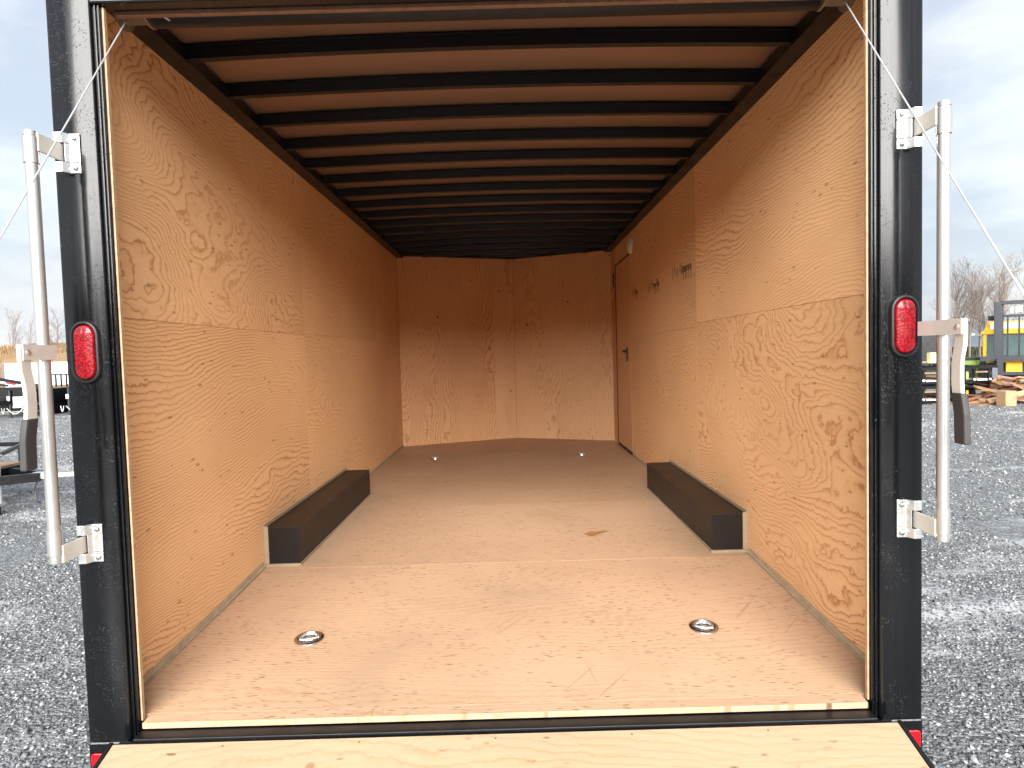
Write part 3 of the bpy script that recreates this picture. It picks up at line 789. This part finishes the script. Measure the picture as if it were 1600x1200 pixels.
# white enclosed trailer
wt_ = thing('box_trailer', (-21.5, 31, G), 'white enclosed trailer standing behind the black flatbeds', 'trailer', None)
def part(m, name, mat, parent, **k): return m.build(name, mat, parent, **k)
part(MB().box(-23.98, -18.4, 30, 32.2, -.12, 1.37), 'body', M_bwhite, wt_, bevel=.03)
m = MB(); m.box(-24.06, -23.975, 29.985, 30.02, -.12, 1.36); m.box(-24.0, -18.4, 29.985, 29.998, -.2, -.1)
part(m, 'corner_trim', M_grey, wt_)
m = MB(); x = -23.5
for w, h, dx in ((.16, .05, .2), (.05, .07, .1), (.05, .07, .12), (.10, .07, .18), (.09, .05, .1)): m.box(x, x + w, 29.990, 29.998, 1.12, 1.12 + h); x += dx + .02
part(m, 'lettering', M_ink, wt_)['kind'] = 'stuff'
m = MB(); m.box(-21.85, -21.2, 29.988, 29.998, 1.02, 1.05); m.box(-21.85, -21.82, 29.988, 29.998, .2, 1.02); part(m, 'door_frame', M_grey, wt_)
for x in (-22.6, -21.7):
    t, h = wheel_mb(0, 0, 0, .33, .22); o = t.build('wheel', M_tyre); o.matrix_basis = Matrix.Translation((x, 30.3, G + .33)) @ Euler((0, 0, R(90))).to_matrix().to_4x4(); attach(o, wt_)
    r2 = h.build('rim', M_plate); r2.parent = o

# black flatbed trailers with tool boxes, tongue towards us
def flatbed(x, y, label, slope, tx):
    t = thing('flatbed_trailer', (x, y, G), label, 'trailer', 'black flatbed trailers parked in a row')
    B = lambda: MB()
    mk = lambda m, n, mt, p=t, **k: _mk(m, n, mt, p, x, y, **k)
    m = B(); m.box(-1.25, 1.25, 1.3, 7.4, .48, .93); m.box(-1.2, 1.2, 1.5, 7.2, .16, .475); m.box(-1.25, 1.25, 1.24, 1.298, .30, 1.03); mk(m, 'deck_frame', M_dark)  # belly box and front sheet also model the dark shade under the deck
    bw = .25
    for i in range(10): m = B(); m.box(-1.245 + i * bw, -1.245 + i * bw + bw - .012, 1.32, 7.38, .932, .965); mk(m, 'deck_board', M_deck)
    m = B(); m.bar((-.75, 1.3, .56), (-.06, .1, .52), .08, .14); m.bar((.75, 1.3, .56), (.06, .1, .52), .08, .14); m.box(-.09, .09, -.25, .2, .46, .6); mk(m, 'tongue', M_dark)
    m = B(); m.cyl((0, -.32, .66), (0, -.32, .52), .07, 12); mk(m, 'coupler', M_iron)
    o = mk(B().box(tx - .32, tx + .32, .55, 1.0, .40, .72), 'tool_box', M_tread, bevel=.01)
    mk(B().box(tx, tx + .325, .545, .549, .41, .72), 'lid', M_bwhite, o)
    mk(B().box(tx - .32, tx, .545, .5495, .335, .385), 'reflective_tape', M_tapew); mk(B().box(tx, tx + .325, .545, .5495, .335, .385), 'reflective_tape', M_red_reflector)
    m = B(); m.cyl((tx - .45, .6, .005), (tx - .45, .6, .95), .035, 10); m.box(tx - .51, tx - .39, .54, .66, .0, .02); mk(m, 'jack', M_iron)
    mk(B().box(tx - .49, tx - .41, .52, .56, .58, .74), 'reflector', M_tapew)
    for s in (-1, 1):
        pts = [(tx - .42 + s * .04 + (s * .34 + .16) * (k / 12), .35 + .1 * k / 12, .34 - .20 * math.sin(math.pi * k / 12)) for k in range(13)]
        mk(B().tube(pts, .013, 6), 'safety_chain', M_hose, smooth=True)
    for s in (-.7, .7):
        for yy_ in (4.6, 5.4):
            tt, hh = wheel_mb(s * 1.9, yy_, .36, .36, .2); o = mk(tt, 'wheel', M_tyre, smooth=True); mk(hh, 'rim', M_plate, o, smooth=True)
    g = B()
    for i in range(6): g.bar((tx - .45 + i * .2, 2.6, .96), (tx - .45 + i * .2, 2.6, 1.42), .045)
    g.box(tx - .5, tx + .6, 2.575, 2.625, 1.40, 1.45); mk(g, 'end_gate', M_dark)
    if slope:
        m = B(); m.bar((-1.0, .6, 1.52), (1.45, .6, 1.03), .1, .15); m.bar((-1.0, .62, 1.30), (.3, .62, 1.1), .06, .06); m.box(-1.0, 1.2, .66, 1.2, .5, 1.04); mk(m, 'sloped_rail', M_dark)
        for i in range(6):
            p0 = Vector((-.9, .545, 1.44)).lerp(Vector((1.25, .545, 1.01)), i / 7); p1 = Vector((-.9, .545, 1.44)).lerp(Vector((1.25, .545, 1.01)), (i + .9) / 7)
            mk(B().bar(p0, p1, .006, .055), 'reflective_tape', M_red_reflector if i % 2 == 0 else M_tapew)
    return t
def _mk(m, name, mat, parent, x, y, **k):
    o = m.build(name, mat, None, **k); o.location = (x, y, G); attach(o, parent); return o
flatbed(-17.65, 20.6, 'black flatbed trailer with silver tool box and sloped rail with red and white tape', True, .80)
flatbed(-14.75, 21.1, 'black flatbed trailer with scuffed tool box nearest the left black post', False, -.40)

# small utility trailer in the left foreground
ut = thing('utility_trailer', (-7.2, 5.8, G), 'small black utility trailer with wooden deck, its coupler pointing right at the left edge', 'trailer')
m = MB()
m.box(-8.6, -6.35, 5.2, 5.28, -.24, -.13); m.box(-8.6, -6.35, 6.6, 6.68, -.24, -.13); m.box(-6.35, -6.27, 5.2, 6.68, -.24, -.13); m.box(-8.6, -8.52, 5.28, 6.6, -.24, -.13)
part(m, 'deck_frame', M_dark, ut)
for i in range(7): part(MB().box(-8.5, -6.28, 5.29 + i * .19, 5.29 + i * .19 + .175, -.128, -.095), 'deck_board', M_deck, ut)
m = MB(); m.bar((-6.30, 5.5, -.19), (-5.52, 5.86, -.175), .07, .10); m.bar((-6.30, 6.4, -.19), (-5.52, 5.94, -.175), .07, .10); part(m, 'tongue', M_dark, ut)
m = MB(); m.box(-5.62, -5.36, 5.855, 5.945, -.205, -.125); m.bar((-5.4, 5.9, -.165), (-5.0, 5.9, -.15), .07, .05); m.tube([(-5.06, 5.9, -.2), (-5.02, 5.9, -.13)], [.045, .02], 12); part(m, 'coupler', M_tread, ut, bevel=.004)
part(MB().box(-5.58, -5.40, 5.8515, 5.8545, -.19, -.14), 'decal', M_bwhite, ut)
m = MB()
m.bar((-8.6, 5.24, .13), (-6.30, 5.24, .13), .05, .05); m.bar((-6.30, 5.24, .13), (-5.75, 5.42, .105), .05, .05); m.bar((-8.6, 6.64, .13), (-6.3, 6.64, .13), .05, .05)
for x in (-8.5, -7.4, -6.33): m.bar((x, 5.24, -.13), (x, 5.24, .13), .05, .05); m.bar((x, 6.64, -.13), (x, 6.64, .13), .05, .05)
m.bar((-5.75, 5.42, .105), (-6.3, 6.64, .13), .04, .04); part(m, 'side_rail', M_dark, ut)
m = MB(); m.cyl((-5.90, 5.72, -.47), (-5.90, 5.72, .10), .026, 12); m.cyl((-5.90, 5.72, .10), (-5.80, 5.66, .12), .01, 8); jk = part(m, 'jack', M_tread, ut, smooth=True)
mx = Matrix.Translation((-5.93, 5.70, -.515)) @ Euler((0, 0, R(60))).to_matrix().to_4x4()
t, h = wheel_mb(0, 0, 0, .075, .05); o = t.build('jack_wheel', M_tyre, None, smooth=True); o.matrix_basis = mx; attach(o, jk)
m = MB(); m.add([(-5.98, 5.66, -.48), (-5.87, 5.66, -.44), (-5.87, 5.66, -.5), (-5.95, 5.66, -.54)], [(0, 1, 2, 3)]); m.box(-5.98, -5.86, 5.64, 5.76, -.47, -.44); part(m, 'fork', M_tread, jk)
part(MB().tube([(-5.55, 5.85, -.21), (-5.57, 5.83, -.30), (-5.56, 5.82, -.40), (-5.52, 5.8, -.46), (-5.50, 5.8, -.47)], .008, 6), 'wiring_plug', M_seal, ut, smooth=True)
t, h = wheel_mb(-7.6, 5.05, G + .3, .3, .18)
for yv in (5.05, 6.83):
    tt, hh = wheel_mb(0, 0, 0, .28, .18); o = tt.build('wheel', M_tyre, None, smooth=True); o.matrix_basis = Matrix.Translation((-7.6, yv, G + .28)) @ Euler((0, 0, R(90))).to_matrix().to_4x4(); attach(o, ut)
    r2 = hh.build('rim', M_plate, None, smooth=True); r2.parent = o

# black enclosed trailer on the right
be = thing('enclosed_trailer', (13.0, 20, G), 'black enclosed trailer standing behind the stacked trailers', 'trailer')
part(MB().box(11.3, 13.95, 19.5, 24, -.1, 1.42), 'body', M_shell, be, bevel=.03)
part(MB().box(11.25, 14.0, 19.44, 19.5, -.12, .0), 'bumper', M_dark, be)
for x in (11.55, 13.7): part(MB().box(x - .06, x + .06, 19.485, 19.498, .2, .3), 'marker_light', M_red_reflector, be)
m = MB(); m.cyl((12.0, 19.46, .1), (12.0, 19.46, 1.3), .03, 8); part(m, 'lock_bar', M_alu, be)
for x in (11.5, 13.75):
    t, h = wheel_mb(x, 22, G + .36, .36, .2); o = part(t, 'wheel', M_tyre, be, smooth=True); part(h, 'rim', M_plate, o, smooth=True)

# stacked utility trailers
def stack_trailer(x0, z0, label):
    t = thing('stacked_trailer', (x0 + .45, 17.2, z0), label, 'trailer', 'black trailers stacked in front of the forklift')
    x1 = x0 + .92
    m = MB()
    for z in (z0 + .06, z0 + .44): m.bar((x0, 16.5, z), (x1, 16.5, z), .07, .07)
    for x in (x0 + .03, x0 + .30, x1 - .22, x1 - .02): m.bar((x, 16.51, z0), (x, 16.51, z0 + .47), .055, .055)
    for x in (x0, x1): m.bar((x, 16.5, z0 + .44), (x, 19.1, z0 + .44), .06, .06); m.bar((x, 16.5, z0 + .06), (x, 19.1, z0 + .06), .07, .07)
    for y in (17.3, 18.2, 19.1): m.bar((x0, y, z0 + .06), (x1, y, z0 + .06), .06, .06)
    m.box(x0 + .04, x1 - .04, 17.3, 17.34, z0 + .02, z0 + .40)
    part(m, 'frame', M_dark, t)
    part(MB().box(x0 + .06, x1 - .06, 16.62, 19.0, z0 + .10, z0 + .13), 'deck', M_deck, t)
    part(MB().box(x1 - .17, x1 - .02, 16.44, 16.47, z0 + .13, z0 + .42), 'fender', M_grey, t, bevel=.01)
    part(MB().box(x0 + .34, x0 + .62, 16.445, 16.462, z0 + .085, z0 + .125), 'plate', M_tapew, t)
    part(MB().box(x0 + .30, x0 + .64, 16.455, 16.462, z0 + .30, z0 + .34), 'decal', M_deck, t)
    for x in (x0 + .70, x0 + .27): part(MB().cyl((x, 16.44, z0 + .115), (x, 16.47, z0 + .115), .032, 12), 'lamp', M_white, t)
    part(MB().box(x0 + .08, x0 + .22, 16.6, 16.8, z0 + .12, z0 + .33), 'winch_box', M_yellow if z0 < -.3 else M_green, t, bevel=.01)
    m = MB(); m.cyl((x0 + .48, 17.0, z0 + .22), (x0 + .48, 17.25, z0 + .22), .16, 16); part(m, 'spare_wheel', M_tyre, t)
    return t
stack_trailer(12.50, -.56, 'lower black trailer of the stack nearest the forklift, with a yellow winch box')
stack_trailer(12.50, -.04, 'upper black trailer of the stack nearest the forklift, with a green winch box')
stack_trailer(11.10, -.56, 'lower black trailer of the stack beside the right black post')
stack_trailer(11.10, -.04, 'upper black trailer of the stack beside the right black post')
yb = thing('yellow_bin', (11.66, 16.55, .46), 'small pale yellow bin on top of the black trailer stack', 'bin')
part(MB().box(11.58, 11.75, 16.45, 16.62, .60, .84), 'body', M_cream, yb, bevel=.02)
part(MB().box(11.50, 11.85, 16.40, 16.70, .555, .598), 'tray', M_cream, yb, bevel=.008)
for x, y in ((11.6, 16.5), (11.76, 16.6)): part(MB().bar((x, y, .44), (x, y, .556), .03), 'leg', M_dark, yb)

gs = thing('green_container', (16.6, 22, G), 'low light green container partly hidden behind the black trailer stack', 'container')
part(MB().box(15.9, 17.6, 22, 24, G + .12, .46), 'body', M_green, gs, bevel=.02)
part(MB().box(15.86, 17.64, 21.96, 24.04, .462, .54), 'rim', M_iron, gs)
for x in (16.1, 16.7, 17.3): part(MB().box(x, x + .07, 21.95, 22, G + .14, .455), 'rib', M_green, gs)
part(MB().box(15.9, 17.6, 22.1, 23.9, G, G + .118), 'skid', M_iron, gs)

# yellow forklift, turned to face the trailer
fk = bpy.data.objects.new('forklift', None); COL.objects.link(fk); fk.location = (16.95, 20.2, G); fk.rotation_euler = (0, 0, R(-37))
tag(fk, 'yellow forklift with tall black mast facing us beside the timber pile', 'forklift')
fm = Matrix.Translation(fk.location) @ Euler((0, 0, R(-37))).to_matrix().to_4x4()
def fp(m, name, mat, parent=None, **k):
    o = m.build(name, mat, None, **k); o.matrix_basis = fm; attach(o, parent or fk); return o
m = MB()
for x in (-.74, .52): m.box(x, x + .20, -.12, .10, .25, 3.0); m.box(x + (.03 if x < 0 else -.05), x + (.26 if x < 0 else .17), -.02, .16, .3, 2.95)
m.box(-.54, .54, -.10, .06, 2.90, 3.02); m.box(-.54, .54, -.02, .08, 2.48, 2.56); m.box(-.54, .54, -.02, .1, 1.1, 1.2)
mast = fp(m, 'mast', M_iron, bevel=.012)
for x in (-.40, -.10, .12): fp(MB().box(x, x + .05, -.10, -.05, 1.2, 2.5), 'lift_chain', M_seal, mast)
for i, x in enumerate((-.30, -.17, -.07)): fp(MB().box(x, x + .075, -.13, -.11, 2.60 + .02 * i, 2.80 + .015 * i), 'hose_guide', M_hose, mast)
m = MB(); m.box(-1.12, 1.12, -.30, -.18, 1.02, 1.19); m.box(-.85, .85, -.26, -.14, .55, .66); fp(m, 'fork_carriage', M_iron, bevel=.01)
for x in (-.66, .36):
    m = MB(); m.box(x, x + .17, -.40, -.31, .12, 1.12); m.add([(x, -.40, .12), (x + .17, -.40, .12), (x + .17, -.40, .20), (x, -.40, .20), (x + .02, -1.7, .12), (x + .15, -1.7, .12), (x + .15, -1.7, .14), (x + .02, -1.7, .14)], [(0, 4, 5, 1), (3, 2, 6, 7), (0, 3, 7, 4), (1, 5, 6, 2), (4, 7, 6, 5), (0, 1, 2, 3)])
    fp(m, 'fork', M_iron)
m = MB()
for x, y in ((-1.05, .9), (-1.05, 2.2), (.95, .9), (.95, 2.2)): m.box(x, x + .11, y, y + .11, 1.05, 2.05)
m.box(-1.10, 1.10, .85, 2.4, 1.93, 2.05); m.add([(-1.02, .86, 2.05), (1.02, .86, 2.05), (.92, 1.0, 2.38), (-.92, 1.0, 2.38), (-1.02, 2.3, 2.05), (1.02, 2.3, 2.05), (.92, 2.2, 2.38), (-.92, 2.2, 2.38)], [(0, 1, 2, 3), (4, 7, 6, 5), (0, 3, 7, 4), (1, 5, 6, 2), (3, 2, 6, 7), (0, 4, 5, 1)])
cab_ = fp(m, 'cab', M_yellow, bevel=.02)
m = MB(); m.box(-.85, .9, .87, .90, 2.11, 2.33); o = fp(m, 'roof_panel', M_bwhite, cab_)
for x0_, x1_ in ((-.93, -.62), (-.55, .88)): fp(MB().box(x0_, x1_, .94, .955, 1.08, 1.92), 'window', M_glass, cab_)
m = MB(); m.box(-.62, -.55, .92, .965, 1.05, 1.93); fp(m, 'window_post', M_yellow, cab_)
fp(MB().box(-1.035, -1.02, 1.02, 2.18, 1.08, 1.92), 'window', M_glass, cab_)
m = MB(); m.tube([(.0 + .17 * math.cos(t), 1.15, 1.32 + .17 * math.sin(t)) for t in np.linspace(0, 6.283, 17)], .015, 6); m.bar((0, 1.15, 1.15), (0, 1.3, 1.32), .03); fp(m, 'steering_wheel', M_seal, cab_)
m = MB(); m.box(-.95, .95, .4, 2.9, .45, 1.04); m.box(-.8, .8, 2.4, 3.3, .35, 1.35); fp(m, 'chassis', M_yellow, bevel=.03)
m = MB(); m.box(-.95, .95, .30, .395, .40, .95); fp(m, 'front_plate', M_iron)
m = MB(); m.box(-.42, .02, -.02, .02, .62, .98); fp(m, 'tilt_cover', M_yellow, bevel=.02)
m = MB(); m.box(-.90, -.66, .55, .62, 2.40, 2.56); m.bar((-.78, .62, 2.46), (-.78, .95, 2.40), .03); fp(m, 'work_lamp', M_seal, cab_)
m = MB(); m.bar((-1.05, .95, 1.9), (-1.32, .8, 1.95), .03); m.box(-1.36, -1.28, .74, .80, 1.90, 2.0); fp(m, 'mirror', M_chrome, cab_)
for x in (-.98, .98):
    for y, r_ in ((.85, .5), (2.6, .4)):
        t, h = wheel_mb(x, y, r_, r_, .34); o = fp(t, 'wheel', M_tyre, smooth=True); fp(h, 'rim', M_yellow, o, smooth=True)

# timber pile
tp = random.Random(8); k = 0
spots = []
for lay, (n, z, xa, xb) in enumerate(((11, .0, 12.45, 15.2), (10, .13, 12.8, 15.0), (9, .26, 13.0, 15.0), (8, .38, 13.2, 14.9), (7, .50, 13.4, 14.8))):
    for i in range(n):
        spots.append((xa + (xb - xa) * (i + .5) / n + tp.uniform(-.1, .1), 15.75 + .18 * lay + tp.uniform(-.15, .5), z, lay))
names = {0: 'in the bottom layer', 1: 'in the second layer', 2: 'in the middle layer', 3: 'in the upper layer', 4: 'on top'}
shade_n = ['tan', 'pale', 'brown', 'pinkish']
ordn = ['first', 'second', 'third', 'fourth', 'fifth', 'sixth', 'seventh', 'eighth', 'ninth', 'tenth', 'eleventh', 'twelfth']
cnt = {}
for (x, y, z, lay) in sorted(spots, key=lambda q: (q[3], q[0])):
    L = tp.uniform(.5, 1.5); w = tp.uniform(.07, .18); th = tp.uniform(.03, .06); ci = tp.randrange(4)
    o = MB().box(-L / 2, L / 2, -w / 2, w / 2, -th / 2, th / 2).build('timber_plank', M_timber[ci], None)
    tilt = tp.uniform(-.36, .36); roll = tp.uniform(-.8, .8)
    lo = L / 2 * abs(math.sin(tilt)) + w / 2 * abs(math.sin(roll)) + th / 2
    o.rotation_euler = (roll, tilt, tp.uniform(-.75, .75)); o.location = (x, y, G + max(z * 1.25, lo))
    j = cnt.get(lay, 0); cnt[lay] = j + 1
    tag(o, '%s %s timber offcut, %s from the left %s of the pile' % ('long' if L > 1 else 'short', shade_n[ci], ordn[j], names[lay]), 'plank', 'timber offcuts in the pile by the forklift')
m = MB(); m.prism([(-.17, -.14), (.15, -.16), (.18, .12), (-.15, .15)], 0, .40)
o = m.build('wooden_block', M_timber[1], None, bevel=.015); o.location = (12.86, 15.35, G); o.rotation_euler = (0, 0, .2)
tag(o, 'upright square wooden block standing in front of the timber pile', 'block')
for (x, y, L, a0) in ((12.2, 15.9, 1.1, .1), (11.9, 16.1, .9, -.3), (12.55, 15.7, .7, .5)):
    o = MB().box(-L / 2, L / 2, -.05, .05, 0, .035).build('timber_plank', M_timber[2 if a0 < .3 else 0], None); o.location = (x, y, G + .002); o.rotation_euler = (0, 0, a0)
    tag(o, {.1: 'middle of the three flat boards on the gravel left of the timber pile', -.3: 'leftmost of the three flat boards on the gravel left of the timber pile', .5: 'tan flat board on the gravel touching the left end of the timber pile'}[a0], 'plank', 'boards left of the timber pile')
rb = MB().box(13.45, 13.75, 16.75, 17.1, G, .0).build('red_crate', M_mud, None, bevel=.01); tag(rb, 'dull red crate half hidden behind the timber pile', 'crate')

# everything beyond the trailer was surveyed from a slightly longer lens: bring it in along y
for o in list(scene.objects):
    if o.parent or o.name in ('camera', 'sun', 'ground', 'gravel', 'cargo_trailer'): continue
    if o.type == 'EMPTY' or o.location.y > 1: o.location.y = (o.location.y + 1.9927) * .947 - 1.9146
    else: o.scale.y *= .947; o.location.y -= .03
